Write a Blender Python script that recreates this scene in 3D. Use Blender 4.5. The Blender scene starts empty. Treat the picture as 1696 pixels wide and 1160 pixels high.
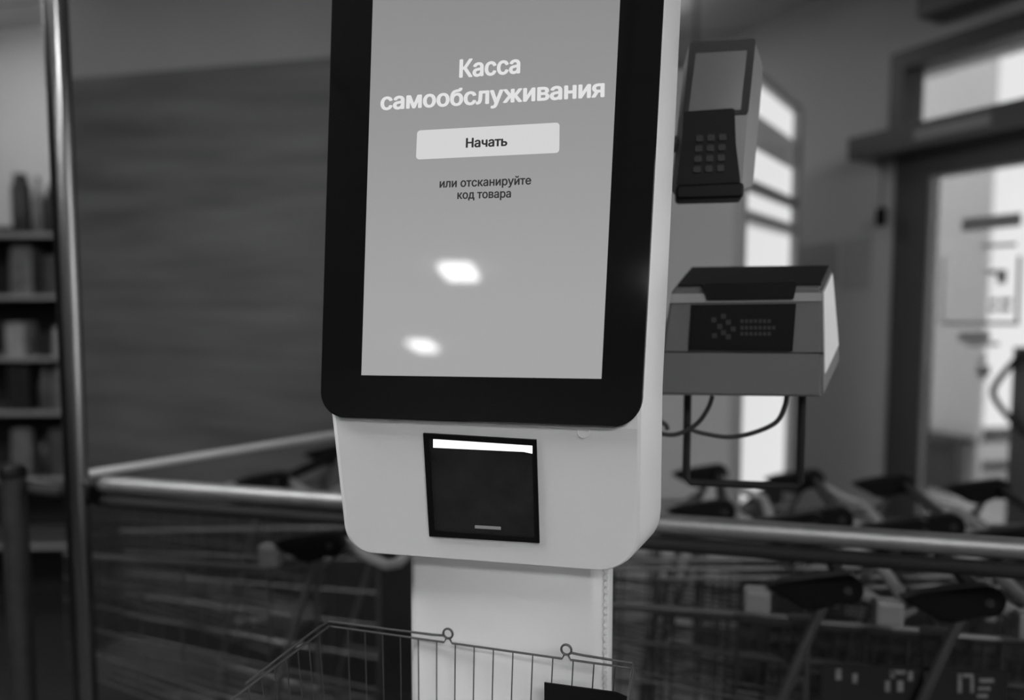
import bpy, bmesh, math, random
from mathutils import Vector, Matrix
from mathutils.geometry import delaunay_2d_cdt

random.seed(7)
SC = bpy.context.scene
COL = SC.collection
R = math.radians
PI = math.pi

# ------------------------------------------------------------------ camera, sky, exposure
HEAD, PITCH, CAM_Z, FPX = R(13.6), R(4.2), 1.5, 1225.0
CAM = Vector((0, 0, CAM_Z))
F0 = Vector((-math.sin(HEAD), math.cos(HEAD), 0))
RT = Vector((math.cos(HEAD), math.sin(HEAD), 0))
ZZ = Vector((0, 0, 1))
FW = F0 * math.cos(PITCH) - ZZ * math.sin(PITCH)
UP = F0 * math.sin(PITCH) + ZZ * math.cos(PITCH)
cd = bpy.data.cameras.new('camera')
cam = bpy.data.objects.new('camera', cd)
COL.objects.link(cam)
cam.location = CAM
cam.rotation_euler = (PI / 2 - PITCH, 0, HEAD)
cd.sensor_width = 36
cd.lens = 36 * FPX / 1696
cd.clip_start = 0.02
cd.dof.use_dof = True
cd.dof.focus_distance = 0.84
cd.dof.aperture_fstop = 1.5
SC.camera = cam

world = bpy.data.worlds.new('overcast_sky')
SC.world = world
world.use_nodes = True
wn = world.node_tree.nodes
wn['Background'].inputs[0].default_value = (0.9, 0.9, 0.9, 1)
wn['Background'].inputs[1].default_value = 2.9

SC.view_settings.view_transform = 'Standard'
SC.view_settings.look = 'None'
SC.view_settings.gamma = 1
SC.view_settings.exposure = 0.0
SC.cycles.max_bounces = 8
SC.cycles.sample_clamp_indirect = 6

# ------------------------------------------------------------------ pixel measurements of the photo -> places
def ray(u, v):
    return FW + RT * ((u - 848) / FPX) + UP * ((580 - v) / FPX)
def at(u, v, D):
    return CAM + ray(u, v) * D
def at_z(u, v, z):
    d = ray(u, v)
    return CAM + d * ((z - CAM.z) / d.z)
def at_y(u, v, y):
    d = ray(u, v)
    return CAM + d * (y / d.y)

class Plane:
    """a measuring plane: p0, r (right), s (up), b (into the thing)"""
    def __init__(self, p0, yaw, tilt=0.0):
        self.p0 = Vector(p0)
        self.r = Vector((math.cos(yaw), math.sin(yaw), 0))
        back = Vector((-math.sin(yaw), math.cos(yaw), 0))
        self.s = ZZ * math.cos(tilt) + back * math.sin(tilt)
        self.b = back * math.cos(tilt) - ZZ * math.sin(tilt)
    def hit(self, u, v):
        d = ray(u, v)
        return CAM + d * ((self.p0 - CAM).dot(self.b) / d.dot(self.b))
    def ab(self, u, v):
        q = self.hit(u, v) - self.p0
        return (q.dot(self.r), q.dot(self.s))
    def abs_(self, pts):
        return [self.ab(*p) for p in pts]
    def w(self, a, b, d=0.0):
        return self.p0 + self.r * a + self.s * b + self.b * d

# ------------------------------------------------------------------ materials
def mat(name, g, rough=0.5, metal=0.0, var=0.06, scale=8.0, stretch=(1, 1, 1), bump=0.0, coat=0.0, spec=0.5):
    m = bpy.data.materials.new(name)
    m.use_nodes = True
    nt = m.node_tree
    b = nt.nodes['Principled BSDF']
    b.inputs['Roughness'].default_value = rough
    b.inputs['Metallic'].default_value = metal
    b.inputs['Coat Weight'].default_value = coat
    b.inputs['Specular IOR Level'].default_value = spec
    tc = nt.nodes.new('ShaderNodeTexCoord')
    mp = nt.nodes.new('ShaderNodeMapping')
    mp.inputs['Scale'].default_value = stretch
    nz = nt.nodes.new('ShaderNodeTexNoise')
    nz.inputs['Scale'].default_value = scale
    nz.inputs['Detail'].default_value = 4
    rp = nt.nodes.new('ShaderNodeValToRGB')
    lo, hi = g * (1 - var), min(1, g * (1 + var))
    rp.color_ramp.elements[0].position = 0.3
    rp.color_ramp.elements[1].position = 0.7
    rp.color_ramp.elements[0].color = (lo, lo, lo, 1)
    rp.color_ramp.elements[1].color = (hi, hi, hi, 1)
    nt.links.new(tc.outputs['Object'], mp.inputs['Vector'])
    nt.links.new(mp.outputs['Vector'], nz.inputs['Vector'])
    nt.links.new(nz.outputs['Fac'], rp.inputs['Fac'])
    nt.links.new(rp.outputs['Color'], b.inputs['Base Color'])
    if bump:
        bp = nt.nodes.new('ShaderNodeBump')
        bp.inputs['Strength'].default_value = bump
        bp.inputs['Distance'].default_value = 0.002
        nt.links.new(nz.outputs['Fac'], bp.inputs['Height'])
        nt.links.new(bp.outputs['Normal'], b.inputs['Normal'])
    return m

def glow(name, g, strength, rough=0.05, spec=0.5, base=0.02):
    m = mat(name, base, rough, var=0.0, spec=spec)
    b = m.node_tree.nodes['Principled BSDF']
    b.inputs['Emission Color'].default_value = (g, g, g, 1)
    b.inputs['Emission Strength'].default_value = strength
    return m

def glass(name, tint=0.92):
    m = bpy.data.materials.new(name)
    m.use_nodes = True
    nt = m.node_tree
    nt.nodes.remove(nt.nodes['Principled BSDF'])
    tr = nt.nodes.new('ShaderNodeBsdfTransparent')
    tr.inputs[0].default_value = (tint, tint, tint, 1)
    gl = nt.nodes.new('ShaderNodeBsdfGlossy')
    gl.inputs['Roughness'].default_value = 0.02
    mx = nt.nodes.new('ShaderNodeMixShader')
    fr = nt.nodes.new('ShaderNodeFresnel')
    fr.inputs[0].default_value = 1.3
    nt.links.new(fr.outputs[0], mx.inputs[0])
    nt.links.new(tr.outputs[0], mx.inputs[1])
    nt.links.new(gl.outputs[0], mx.inputs[2])
    nt.links.new(mx.outputs[0], nt.nodes['Material Output'].inputs[0])
    return m

M = dict(
    white=mat('white_plastic', 0.8, 0.38, var=0.015),
    black_glass=mat('black_glass', 0.006, 0.06, var=0.0, spec=0.35),
    black=mat('black_plastic', 0.006, 0.5, var=0.1, spec=0.12),
    dark=mat('dark_plastic', 0.022, 0.65, var=0.1, spec=0.12),
    key=mat('key_grey', 0.03, 0.5, var=0.1, spec=0.2),
    grey=mat('grey_plastic', 0.14, 0.5, var=0.04, spec=0.2),
    midgrey=mat('mid_grey_plastic', 0.2, 0.45, var=0.04),
    ledge=mat('pale_grey_plastic', 0.3, 0.4, var=0.04),
    label_mark=mat('printed_mark', 0.012, 0.5, var=0.1),
    chrome=mat('brushed_chrome', 0.29, 0.5, metal=0.8, var=0.1, scale=30, stretch=(1, 1, 0.1)),
    steel=mat('zinc_wire', 0.055, 0.45, metal=0.6, var=0.15, scale=30),
    tube=mat('zinc_tube', 0.085, 0.45, metal=0.5, var=0.1, scale=20),
    pale_tube=mat('pale_painted_tube', 0.5, 0.35, var=0.05),
    bar_grey=mat('grey_tube', 0.26, 0.45, var=0.05),
    post_steel=mat('polished_post', 0.26, 0.2, metal=1.0, var=0.04),
    wire=mat('dark_wire', 0.09, 0.4, metal=0.6, var=0.1),
    rubber=mat('rubber', 0.02, 0.8),
    paint=mat('wall_paint', 0.27, 0.8, var=0.03, scale=3, bump=0.1),
    paint_dark=mat('dark_wall_paint', 0.06, 0.8, var=0.03, scale=3),
    paint_pale=mat('pale_wall_paint', 0.6, 0.8, var=0.03, scale=3),
    paint_right=mat('grey_wall_paint', 0.42, 0.8, var=0.03, scale=3),
    ceiling=mat('ceiling_tile', 0.75, 0.9, var=0.03, scale=40),
    floor=mat('floor_tile', 0.03, 0.45, var=0.12, scale=3),
    wood=mat('grey_wood_panel', 0.092, 0.6, var=0.32, scale=1.6, stretch=(1, 1, 8), bump=0.05),
    frame=mat('dark_window_frame', 0.055, 0.45, var=0.05),
    frame_pale=mat('grey_window_bead', 0.3, 0.4, var=0.05),  # bead, paler than the frame
    ext=mat('render_facade', 0.72, 0.85, var=0.03, scale=2),
    ext_white=mat('white_facade', 0.85, 0.85, var=0.02, scale=2),
    pave=mat('paving', 0.4, 0.9, var=0.1, scale=4),
    ext_dark=mat('dark_kerb', 0.06, 0.8),
    worn=mat('worn_print', 0.16, 0.7, var=0.3, scale=60),
    paper=mat('paper', 0.33, 0.8, var=0.02),
    sticker=mat('grey_vinyl', 0.2, 0.6, var=0.02),
    shelf=mat('shelf_metal', 0.12, 0.45, var=0.03),
    shelf_edge=mat('price_rail', 0.35, 0.4, var=0.03),
    cable=mat('cable_rubber', 0.025, 0.55),
    pack0=mat('dark_pack', 0.02, 0.4, var=0.3, scale=20),
    pack1=mat('grey_pack', 0.14, 0.45, var=0.3, scale=20),
    pack2=mat('pale_pack', 0.32, 0.45, var=0.2, scale=20),
    pack3=mat('mid_pack', 0.07, 0.4, var=0.3, scale=20),
    text_white=glow('display_white', 1.0, 0.72),
    text_dark=glow('display_dark', 1.0, 0.028),
    button=glow('display_button', 1.0, 0.63),
    bar_glow=glow('scanner_bar', 1.0, 1.3),
    led_dim=glow('scanner_mark', 1.0, 0.16),
    lamp=glow('lamp_tube', 1.0, 26.0, base=0.6, rough=0.4),
    lamp_dim=glow('dim_lamp_tube', 1.0, 7.0, base=0.6, rough=0.4),
    tray=mat('lamp_tray', 0.8, 0.4, var=0.0),
    lit=glow('reflection_white', 1.0, 0.75, rough=0.15),  # cabinet glass: window reflections painted as emission
    reflect_grey=glow('reflection_grey', 1.0, 0.10, rough=0.15),
    reflect_mid=glow('reflection_mid', 1.0, 0.42, rough=0.15),
    pos_screen=glow('terminal_display', 1.0, 0.05, rough=0.2),
    glass=glass('clear_glass'),
    tinted=glass('tinted_glass', 0.565),
)

# viewing-angle falloff painted into the display glow, dimmer towards the top
def display_material():
    m = glow('display_falloff', 1.0, 1.0, rough=0.03)
    nt = m.node_tree
    b = nt.nodes['Principled BSDF']
    tc = nt.nodes.new('ShaderNodeTexCoord')
    sx = nt.nodes.new('ShaderNodeSeparateXYZ')
    nt.links.new(tc.outputs['Generated'], sx.inputs[0])
    rp = nt.nodes.new('ShaderNodeValToRGB')
    rp.color_ramp.elements[0].position = 0.15
    rp.color_ramp.elements[1].position = 1.0
    a, c = 0.355, 0.225
    rp.color_ramp.elements[0].color = (a, a, a, 1)
    rp.color_ramp.elements[1].color = (c, c, c, 1)
    nt.links.new(sx.outputs['Z'], rp.inputs['Fac'])
    nt.links.new(rp.outputs['Color'], b.inputs['Emission Color'])
    return m
M['display'] = display_material()

# ceiling tile joints
def ceiling_material():
    m = M['ceiling']
    nt = m.node_tree
    b = nt.nodes['Principled BSDF']
    tc = nt.nodes.new('ShaderNodeTexCoord')
    br = nt.nodes.new('ShaderNodeTexBrick')
    br.offset = 0
    br.inputs['Scale'].default_value = 1
    br.inputs['Brick Width'].default_value = 0.6
    br.inputs['Row Height'].default_value = 0.6
    br.inputs['Mortar Size'].default_value = 0.012
    for k, g in (('Color1', 0.75), ('Color2', 0.75), ('Mortar', 0.3)):
        br.inputs[k].default_value = (g, g, g, 1)
    nt.links.new(tc.outputs['Object'], br.inputs['Vector'])
    nt.links.new(br.outputs['Color'], b.inputs['Base Color'])
ceiling_material()

# ------------------------------------------------------------------ object helpers
FRAMES = {}
def thing(name, label, cat, loc, rz=0.0, group=None):
    o = bpy.data.objects.new(name, None)
    o.empty_display_size = 0.05
    COL.objects.link(o)
    o.location = loc
    o.rotation_euler = (0, 0, rz)
    FRAMES[o.name] = (Matrix.Translation(Vector(loc)) @ Matrix.Rotation(rz, 4, 'Z')).inverted()
    return tag(o, label, cat, group)
def tag(o, label, cat, group=None):
    o['label'] = label
    o['category'] = cat
    if group:
        o['group'] = group
    return o
def root_of(o):
    while o.parent:
        o = o.parent
    return o
def obj(name, bm, m, parent=None, smooth=False, local=False, origin=None):
    """link a bmesh (world coordinates unless local) as ONE mesh object"""
    bmesh.ops.recalc_face_normals(bm, faces=bm.faces[:])
    if parent is not None and not local:
        bm.transform(FRAMES[root_of(parent).name])
    if parent is None and origin is not None:
        bm.transform(Matrix.Translation(-Vector(origin)))
    me = bpy.data.meshes.new(name)
    bm.to_mesh(me)
    bm.free()
    me.materials.append(m)
    if smooth:
        me.set_sharp_from_angle(angle=R(38)) if hasattr(me, 'set_sharp_from_angle') else None
        for p in me.polygons:
            p.use_smooth = True
    o = bpy.data.objects.new(name, me)
    COL.objects.link(o)
    if parent is not None:
        o.parent = parent
    elif origin is not None:
        o.location = origin
    return o
def struct(name, bm, m):
    o = obj(name, bm, m)
    o['kind'] = 'structure'
    FRAMES[o.name] = Matrix.Identity(4)
    return o
def copy_tree(o, parent=None):
    c = o.copy()
    COL.objects.link(c)
    if parent is not None:
        c.parent = parent
    for ch in list(o.children):
        copy_tree(ch, c)
    return c

def add_box(bm, x0, x1, y0, y1, z0, z1, mx=None, bevel=0.0):
    vs = [bm.verts.new((x, y, z)) for x in (x0, x1) for y in (y0, y1) for z in (z0, z1)]
    fs = [bm.faces.new([vs[i] for i in f]) for f in
          ((0, 1, 3, 2), (4, 6, 7, 5), (0, 4, 5, 1), (2, 3, 7, 6), (0, 2, 6, 4), (1, 5, 7, 3))]
    if bevel:
        es = {e for f in fs for e in f.edges}
        r = bmesh.ops.bevel(bm, geom=list(es), offset=bevel, segments=2, affect='EDGES', profile=0.6)
        vs = list({v for f in r['faces'] for v in f.verts} | {v for v in vs if v.is_valid})
    if mx is not None:
        for v in vs:
            v.co = mx @ v.co
def box(*a, **k):
    bm = bmesh.new()
    add_box(bm, *a, **k)
    return bm
def add_tube(bm, pts, r, n=8, closed=False, caps=True):
    pts = [Vector(p) for p in pts]
    N = len(pts)
    rings = []
    prev = None
    for i, p in enumerate(pts):
        if closed:
            t = (pts[(i + 1) % N] - pts[i - 1]).normalized()
        else:
            t = (pts[min(i + 1, N - 1)] - pts[max(i - 1, 0)]).normalized()
        if prev is None:
            a = Vector((0, 0, 1)) if abs(t.z) < 0.9 else Vector((1, 0, 0))
            x = t.cross(a).normalized()
        else:
            x = (prev - t * prev.dot(t)).normalized()
        prev = x
        y = t.cross(x)
        rr = r[i] if isinstance(r, (list, tuple)) else r
        rings.append([bm.verts.new(p + (x * math.cos(2 * PI * k / n) + y * math.sin(2 * PI * k / n)) * rr) for k in range(n)])
    M_ = N if closed else N - 1
    for i in range(M_):
        A, B = rings[i], rings[(i + 1) % N]
        for k in range(n):
            bm.faces.new((A[k], A[(k + 1) % n], B[(k + 1) % n], B[k]))
    if caps and not closed:
        bm.faces.new(rings[0])
        bm.faces.new(rings[-1])
def tube(pts, r, n=8, closed=False):
    bm = bmesh.new()
    add_tube(bm, pts, r, n, closed)
    return bm
def smooth_path(pts, k=8):
    pts = [Vector(p) for p in pts]
    out = []
    for i in range(len(pts) - 1):
        p0, p1, p2, p3 = pts[max(i - 1, 0)], pts[i], pts[i + 1], pts[min(i + 2, len(pts) - 1)]
        for j in range(k):
            t = j / k
            out.append(0.5 * ((2 * p1) + (p2 - p0) * t + (2 * p0 - 5 * p1 + 4 * p2 - p3) * t * t + (3 * p1 - p0 - 3 * p2 + p3) * t ** 3))
    out.append(pts[-1])
    return out
def ring_pts(c, e1, e2, r, n=16):
    return [Vector(c) + (e1 * math.cos(2 * PI * k / n) + e2 * math.sin(2 * PI * k / n)) * r for k in range(n)]
def rounded(pts, rad, seg=6):
    """2D polygon with rounded corners; rad one number or one per corner"""
    out = []
    n = len(pts)
    P = [Vector((p[0], p[1], 0)) for p in pts]
    for i in range(n):
        r = rad[i] if isinstance(rad, (list, tuple)) else rad
        a, p, b = P[i - 1], P[i], P[(i + 1) % n]
        if r <= 0:
            out.append((p.x, p.y))
            continue
        d1, d2 = (a - p).normalized(), (b - p).normalized()
        ang = d1.angle(d2)
        t = min(r / math.tan(ang / 2), 0.48 * (a - p).length, 0.48 * (b - p).length)
        q0, q2 = p + d1 * t, p + d2 * t
        for k in range(seg + 1):
            s = k / seg
            # quadratic that hugs the corner like a circular arc
            w = 0.72
            den = (1 - s) ** 2 + 2 * w * s * (1 - s) + s ** 2
            q = (q0 * (1 - s) ** 2 + p * (2 * w * s * (1 - s)) + q2 * s ** 2) / den
            out.append((q.x, q.y))
    return out
def offset2(poly, ox, oy=None):
    oy = ox if oy is None else oy
    n = len(poly)
    area = sum(poly[i - 1][0] * poly[i][1] - poly[i][0] * poly[i - 1][1] for i in range(n))
    sg = 1 if area > 0 else -1
    out = []
    for i in range(n):
        a, p, b = poly[i - 1], poly[i], poly[(i + 1) % n]
        def nrm(p, q):
            dx, dy = q[0] - p[0], q[1] - p[1]
            L = math.hypot(dx, dy) or 1
            return (dy / L * sg, -dx / L * sg)
        n1, n2 = nrm(a, p), nrm(p, b)
        nx, ny = n1[0] + n2[0], n1[1] + n2[1]
        L = math.hypot(nx, ny) or 1
        nx, ny = nx / L, ny / L
        c = max(0.5, nx * n1[0] + ny * n1[1])
        out.append((p[0] + nx * ox / c, p[1] + ny * oy / c))
    return out
def add_loft(bm, loops):
    """loops: lists of 3D points of equal length, first and last are capped"""
    L = [[bm.verts.new(p) for p in lp] for lp in loops]
    n = len(L[0])
    for A, B in zip(L, L[1:]):
        for k in range(n):
            bm.faces.new((A[k], A[(k + 1) % n], B[(k + 1) % n], B[k]))
    for lp in (L[0], L[-1]):
        bm.faces.new(lp)
def loft(loops):
    bm = bmesh.new()
    add_loft(bm, loops)
    return bm
def slab(pl, poly, d0, d1, edge=0.0):
    """polygon in plane coordinates extruded from depth d0 (front) to d1"""
    lp = []
    if edge:
        lp.append([pl.w(a, b, d0) for a, b in offset2(poly, -edge)])
        lp.append([pl.w(a, b, d0 + edge) for a, b in poly])
    else:
        lp.append([pl.w(a, b, d0) for a, b in poly])
    lp.append([pl.w(a, b, d1) for a, b in poly])
    return loft(lp)
def quad_slab(pl, px, d0, d1, rad=0.0, edge=0.0, seg=5):
    p = pl.abs_(px)
    return slab(pl, rounded(p, rad, seg) if rad else p, d0, d1, edge)
def add_wedge(bm, c, axis_pts, y0, y1):
    """XZ outline extruded along Y"""
    A = [bm.verts.new((c[0] + x, y0, c[2] + z)) for x, z in axis_pts]
    B = [bm.verts.new((c[0] + x, y1, c[2] + z)) for x, z in axis_pts]
    n = len(A)
    for k in range(n):
        bm.faces.new((A[k], A[(k + 1) % n], B[(k + 1) % n], B[k]))
    bm.faces.new(A)
    bm.faces.new(B[::-1])
def add_lathe(bm, prof, c, n=20):
    rings = [[bm.verts.new((c[0] + r * math.cos(2 * PI * k / n), c[1] + r * math.sin(2 * PI * k / n), c[2] + z)) for k in range(n)] for r, z in prof]
    for A, B in zip(rings, rings[1:]):
        for k in range(n):
            bm.faces.new((A[k], A[(k + 1) % n], B[(k + 1) % n], B[k]))
    bm.faces.new(rings[0])
    bm.faces.new(rings[-1])

# lettering from the built-in vector font, laid on a plane
def text_mesh(body):
    c = bpy.data.curves.new('lettering', 'FONT')
    c.body = body
    c.size = 1
    c.resolution_u = 3
    c.fill_mode = 'NONE'
    o = bpy.data.objects.new('lettering', c)
    COL.objects.link(o)
    bpy.context.view_layer.update()
    me = bpy.data.meshes.new_from_object(o.evaluated_get(bpy.context.evaluated_depsgraph_get()))
    bpy.data.objects.remove(o)
    bpy.data.curves.remove(c)
    # fill the outlines by winding number (the font's contours overlap)
    vs = [Vector((v.co.x, v.co.y)) for v in me.vertices]
    es = [tuple(e.vertices) for e in me.edges]
    nxt = {}
    for p, q in es:
        nxt.setdefault(p, []).append(q)
        nxt.setdefault(q, []).append(p)
    seen, rings = set(), []
    for v in list(nxt):
        if v in seen:
            continue
        lp, cur = [v], v
        seen.add(v)
        while True:
            n_ = [w for w in nxt[cur] if w not in seen]
            if not n_:
                break
            cur = n_[0]
            seen.add(cur)
            lp.append(cur)
        rings.append([vs[i] for i in lp])
    def winding(x, y):
        w = 0
        for lp in rings:
            for i in range(len(lp)):
                p, q = lp[i - 1], lp[i]
                if (p.y <= y) != (q.y <= y):
                    xx = p.x + (y - p.y) / (q.y - p.y) * (q.x - p.x)
                    if xx > x:
                        w += 1 if q.y > p.y else -1
        return w
    r = list(delaunay_2d_cdt(vs, es, [], 0, 1e-6))
    def inside(f):
        c = sum((r[0][i] for i in f), Vector((0, 0))) / len(f)
        return winding(c.x, c.y) != 0
    r[2] = [f for f in r[2] if inside(f)]
    bpy.data.meshes.remove(me)
    me = bpy.data.meshes.new('lettering')
    me.from_pydata([(v.x, v.y, 0) for v in r[0]], [], [list(f) for f in r[2]])
    return me
_cap = text_mesh('Н')
CAP = max(v.co.y for v in _cap.vertices)
def lettering(name, pl, body, left, right, cap_px, depth, m, parent, bold=0.02):
    """baseline from pixel left to pixel right, capitals cap_px high"""
    me = text_mesh(body)
    x0 = min(v.co.x for v in me.vertices)
    x1 = max(v.co.x for v in me.vertices)
    A, B = pl.ab(*left), pl.ab(*right)
    T = pl.ab(left[0] + 0.03 * cap_px, left[1] - cap_px)
    ex = (B[0] - A[0], B[1] - A[1])
    ey = (T[0] - A[0], T[1] - A[1])
    bm = bmesh.new()
    # heavier strokes: the same outlines laid on top of each other a hair apart
    x0, x1 = x0 - bold, x1 + bold
    for k in range(8):
        me2 = me.copy()
        me2.transform(Matrix.Translation((bold * math.cos(k * PI / 4), 0.6 * bold * math.sin(k * PI / 4), 0)))
        bm.from_mesh(me2)
        bpy.data.meshes.remove(me2)
    bpy.data.meshes.remove(me)
    for v in bm.verts:
        s, t = (v.co.x - x0) / (x1 - x0), v.co.y / CAP
        v.co = pl.w(A[0] + ex[0] * s + ey[0] * t, A[1] + ex[1] * s + ey[1] * t, depth)
    for v in bm.verts:
        v.co -= pl.b * 0.0002
    return obj(name, bm, m, parent)

# ------------------------------------------------------------------ the room
CEIL = 2.9
BACK_Y = 4.75
# daylight wall: runs at an angle from the far corner towards the right foreground
W0 = at(1480, 490, 3.2)
W0.z = 0
_a, _b = at(1480, 490, 3.2), None
Wdir = (RT * 0.464 - F0).normalized()            # along the wall, towards the camera's right
Wyaw = math.atan2(Wdir.y, Wdir.x)
WP = Plane(W0, Wyaw)                             # b points outdoors
def wz(u, v):
    a, b = WP.ab(u, v)
    return a, b
def wbox(t0, t1, d0, d1, z0, z1, bevel=0.0):
    """box along the daylight wall: t along it, d outwards"""
    mx = Matrix.Translation(W0) @ Matrix.Rotation(Wyaw, 4, 'Z')
    return box(t0, t1, d0, d1, z0, z1, mx=mx, bevel=bevel)
t_far = (BACK_Y - W0.y) / Wdir.y                 # meets the far wall (negative)
t_near = 4.6
corner_far = W0 + Wdir * t_far
corner_near = W0 + Wdir * t_near
LEFT_X, FRONT_Y = -6.5, -9.5
RIGHT_X = corner_near.x

struct('floor', box(LEFT_X, RIGHT_X + 0.1, FRONT_Y, BACK_Y + 0.1, -0.1, 0), M['floor'])
struct('ceiling', box(LEFT_X - 0.1, RIGHT_X + 0.1, FRONT_Y - 0.1, BACK_Y + 0.15, CEIL, CEIL + 0.1), M['ceiling'])
struct('wall_left', box(LEFT_X - 0.1, LEFT_X, FRONT_Y, BACK_Y, 0, CEIL), M['paint_dark'])
struct('wall_front', box(LEFT_X, RIGHT_X, FRONT_Y - 0.1, FRONT_Y, 0, CEIL), M['paint_pale'])
struct('wall_right', box(RIGHT_X, RIGHT_X + 0.1, FRONT_Y, corner_near.y, 0, CEIL), M['paint_right'])
struct('wall_back', box(LEFT_X, corner_far.x + 0.1, BACK_Y, BACK_Y + 0.1, 0, CEIL), M['paint_right'])
# the wall behind the shelves, a little nearer than the rest
SHELF_WALL_Y = 3.28
struct('wall_back_left', box(LEFT_X, -1.3, SHELF_WALL_Y, SHELF_WALL_Y + 0.12, 0, CEIL), M['paint_pale'])
# partition with the wood panel
PY = at(345, 490, 2.9).y
px0 = at_y(117, 300, PY).x
px1 = at_y(985, 300, PY).x
struct('wall_partition', box(px0, px1, PY, PY + 0.14, 0, CEIL), M['paint'])

# openings of the daylight wall
tL = wz(1503, 160)[0]                            # transom and door frame, left edge of the opening
t_tr1 = tL + 1.12
z_tr0 = (wz(1505, 219)[1] + wz(1696, 183)[1]) / 2
z_tr1 = (wz(1512, 108)[1] + wz(1696, 62)[1]) / 2
t_fr0 = wz(1480, 200)[0]
z_top = z_tr1 + 0.075
wall_bm = bmesh.new()
def wadd(t0, t1, z0, z1, d0=0.0, d1=0.14):
    mx = Matrix.Translation(W0) @ Matrix.Rotation(Wyaw, 4, 'Z')
    add_box(wall_bm, t0, t1, d0, d1, z0, z1, mx=mx)
wadd(t_far, t_fr0 + 0.03, 0, CEIL)
wadd(t_fr0 + 0.03, t_near, z_top - 0.02, CEIL)
wadd(t_near - 0.2, t_near, 0, z_top)
wadd(t_tr1 + 0.05, t_tr1 + 0.25, 0, z_top)
struct('wall_window', wall_bm, M['paint_right'])

# transom light above the door
def frame_bm(t0, t1, z0, z1, wl, wr, wb, wt, d0, d1):
    bm = bmesh.new()
    mx = Matrix.Translation(W0) @ Matrix.Rotation(Wyaw, 4, 'Z')
    add_box(bm, t0 - wl, t0, d0, d1, z0 - wb, z1 + wt, mx=mx)
    add_box(bm, t1, t1 + wr, d0, d1, z0 - wb, z1 + wt, mx=mx)
    add_box(bm, t0, t1, d0, d1, z0 - wb, z0, mx=mx)
    add_box(bm, t0, t1, d0, d1, z1, z1 + wt, mx=mx)
    return bm
w1 = struct('window_1', frame_bm(tL, t_tr1, z_tr0, z_tr1, tL - t_fr0, 0.06, 0.03, 0.075, -0.03, 0.10), M['frame'])
obj('pane', wbox(tL - 0.005, t_tr1 + 0.005, 0.05, 0.058, z_tr0 - 0.005, z_tr1 + 0.005), M['tinted'], w1)
# the deep dark beam between transom and door
t_b0 = wz(1446, 255)[0]
z_b1 = wz(1446, 238)[1]
z_b0 = wz(1446, 272)[1]
bm = wbox(t_b0, t_tr1 + 0.2, -0.16, 0.0, z_b0, z_b1 + 0.01, bevel=0.006)
trim = struct('trim_1', bm, M['frame'])
obj('cover_strip', wbox(t_b0 + 0.32, t_b0 + 0.62, -0.164, -0.158, z_b0 + 0.03, z_b1 - 0.02), M['midgrey'], trim)
# door with its glass
tg0 = wz(1533, 560)[0]
tg1 = wz(1682, 560)[0]
zg1 = (wz(1546, 292)[1] + wz(1696, 268)[1]) / 2
td0 = wz(1478, 560)[0]
door = struct('door_1', frame_bm(tg0, tg1 + 0.55, 0.25, zg1, tg0 - td0, 0.1, 0.25, z_tr0 - 0.02 - zg1, -0.02, 0.05), M['frame'])
obj('glazing_bead', frame_bm(tg0 + 0.012, tg1 + 0.545, 0.262, zg1 - 0.012, 0.012, 0.012, 0.012, 0.012, -0.012, 0.0), M['frame_pale'], door)
obj('pane', wbox(tg0, tg1 + 0.55, 0.012, 0.02, 0.25, zg1), M['tinted'], door)
# meeting stile that carries the pull handle; the upper pane runs on above it
zs = wz(1684, 575)[1]
tS = wz(1678, 700)[0]
obj('lock_stile', wbox(tS, tS + 0.13, -0.02, 0.05, 0.25, zs), M['frame'], door)
HP = Plane(W0 - WP.b * 0.05, Wyaw)
hp = [HP.hit(*p) for p in ((1712, 572), (1690, 590), (1660, 622), (1645, 648), (1655, 672), (1690, 712), (1705, 730))]
hp[0] += WP.b * 0.04
hp[-1] += WP.b * 0.04
obj('handle', tube(smooth_path(hp, 6), 0.011, 8), M['dark'], door, smooth=True)
# unseen window added beside the door to bring in more daylight
w2 = struct('added_window', frame_bm(t_tr1 + 0.33, t_near - 0.28, 0.4, z_top - 0.1, 0.08, 0.08, 0.08, 0.08, 0.0, 0.1), M['frame'])
obj('pane', wbox(t_tr1 + 0.33, t_near - 0.28, 0.05, 0.058, 0.4, z_top - 0.1), M['glass'], w2)  # pane of the added window
struct('added_trim', wbox(t_tr1 + 0.25, t_near - 0.2, 0.0, 0.14, 0, 0.32), M['paint_right'])

# outdoors
EX = Plane(W0 + WP.b * 3.0, Wyaw)
e0 = EX.ab(1470, 500)[0]
e1 = EX.ab(1627, 550)[0]
mxw = Matrix.Translation(W0) @ Matrix.Rotation(Wyaw, 4, 'Z')
struct('exterior_pier', box(e0 - 1.5, e1, 3.0, 3.06, -0.1, 5.5, mx=mxw), M['ext'])
struct('exterior_canopy', box(-1.5, 6, 0.16, 0.75, 2.62, 2.72, mx=mxw), M['ext'])
struct('exterior_paving', box(-3, 9, 0.15, 14, -0.2, -0.1, mx=mxw), M['pave'])
# a bench across the yard
bc = at(1652, 700, 6.2)
bench = thing('park_bench', 'dark slatted bench outside beyond the glass door', 'bench', (bc.x, bc.y, -0.1), HEAD + R(8))
for x in (-0.55, 0.55):
    obj('leg', box(x - 0.03, x + 0.03, -0.2, 0.2, 0, 0.42), M['ext_dark'], bench, local=True)
bm = bmesh.new()
for k in range(4):
    add_box(bm, -0.7, 0.7, -0.22 + 0.11 * k, -0.13 + 0.11 * k, 0.42, 0.46)
obj('seat', bm, M['ext_dark'], bench, local=True)
obj('stretcher', box(-0.52, 0.52, -0.03, 0.03, 0.14, 0.2), M['ext_dark'], bench, local=True)

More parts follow.
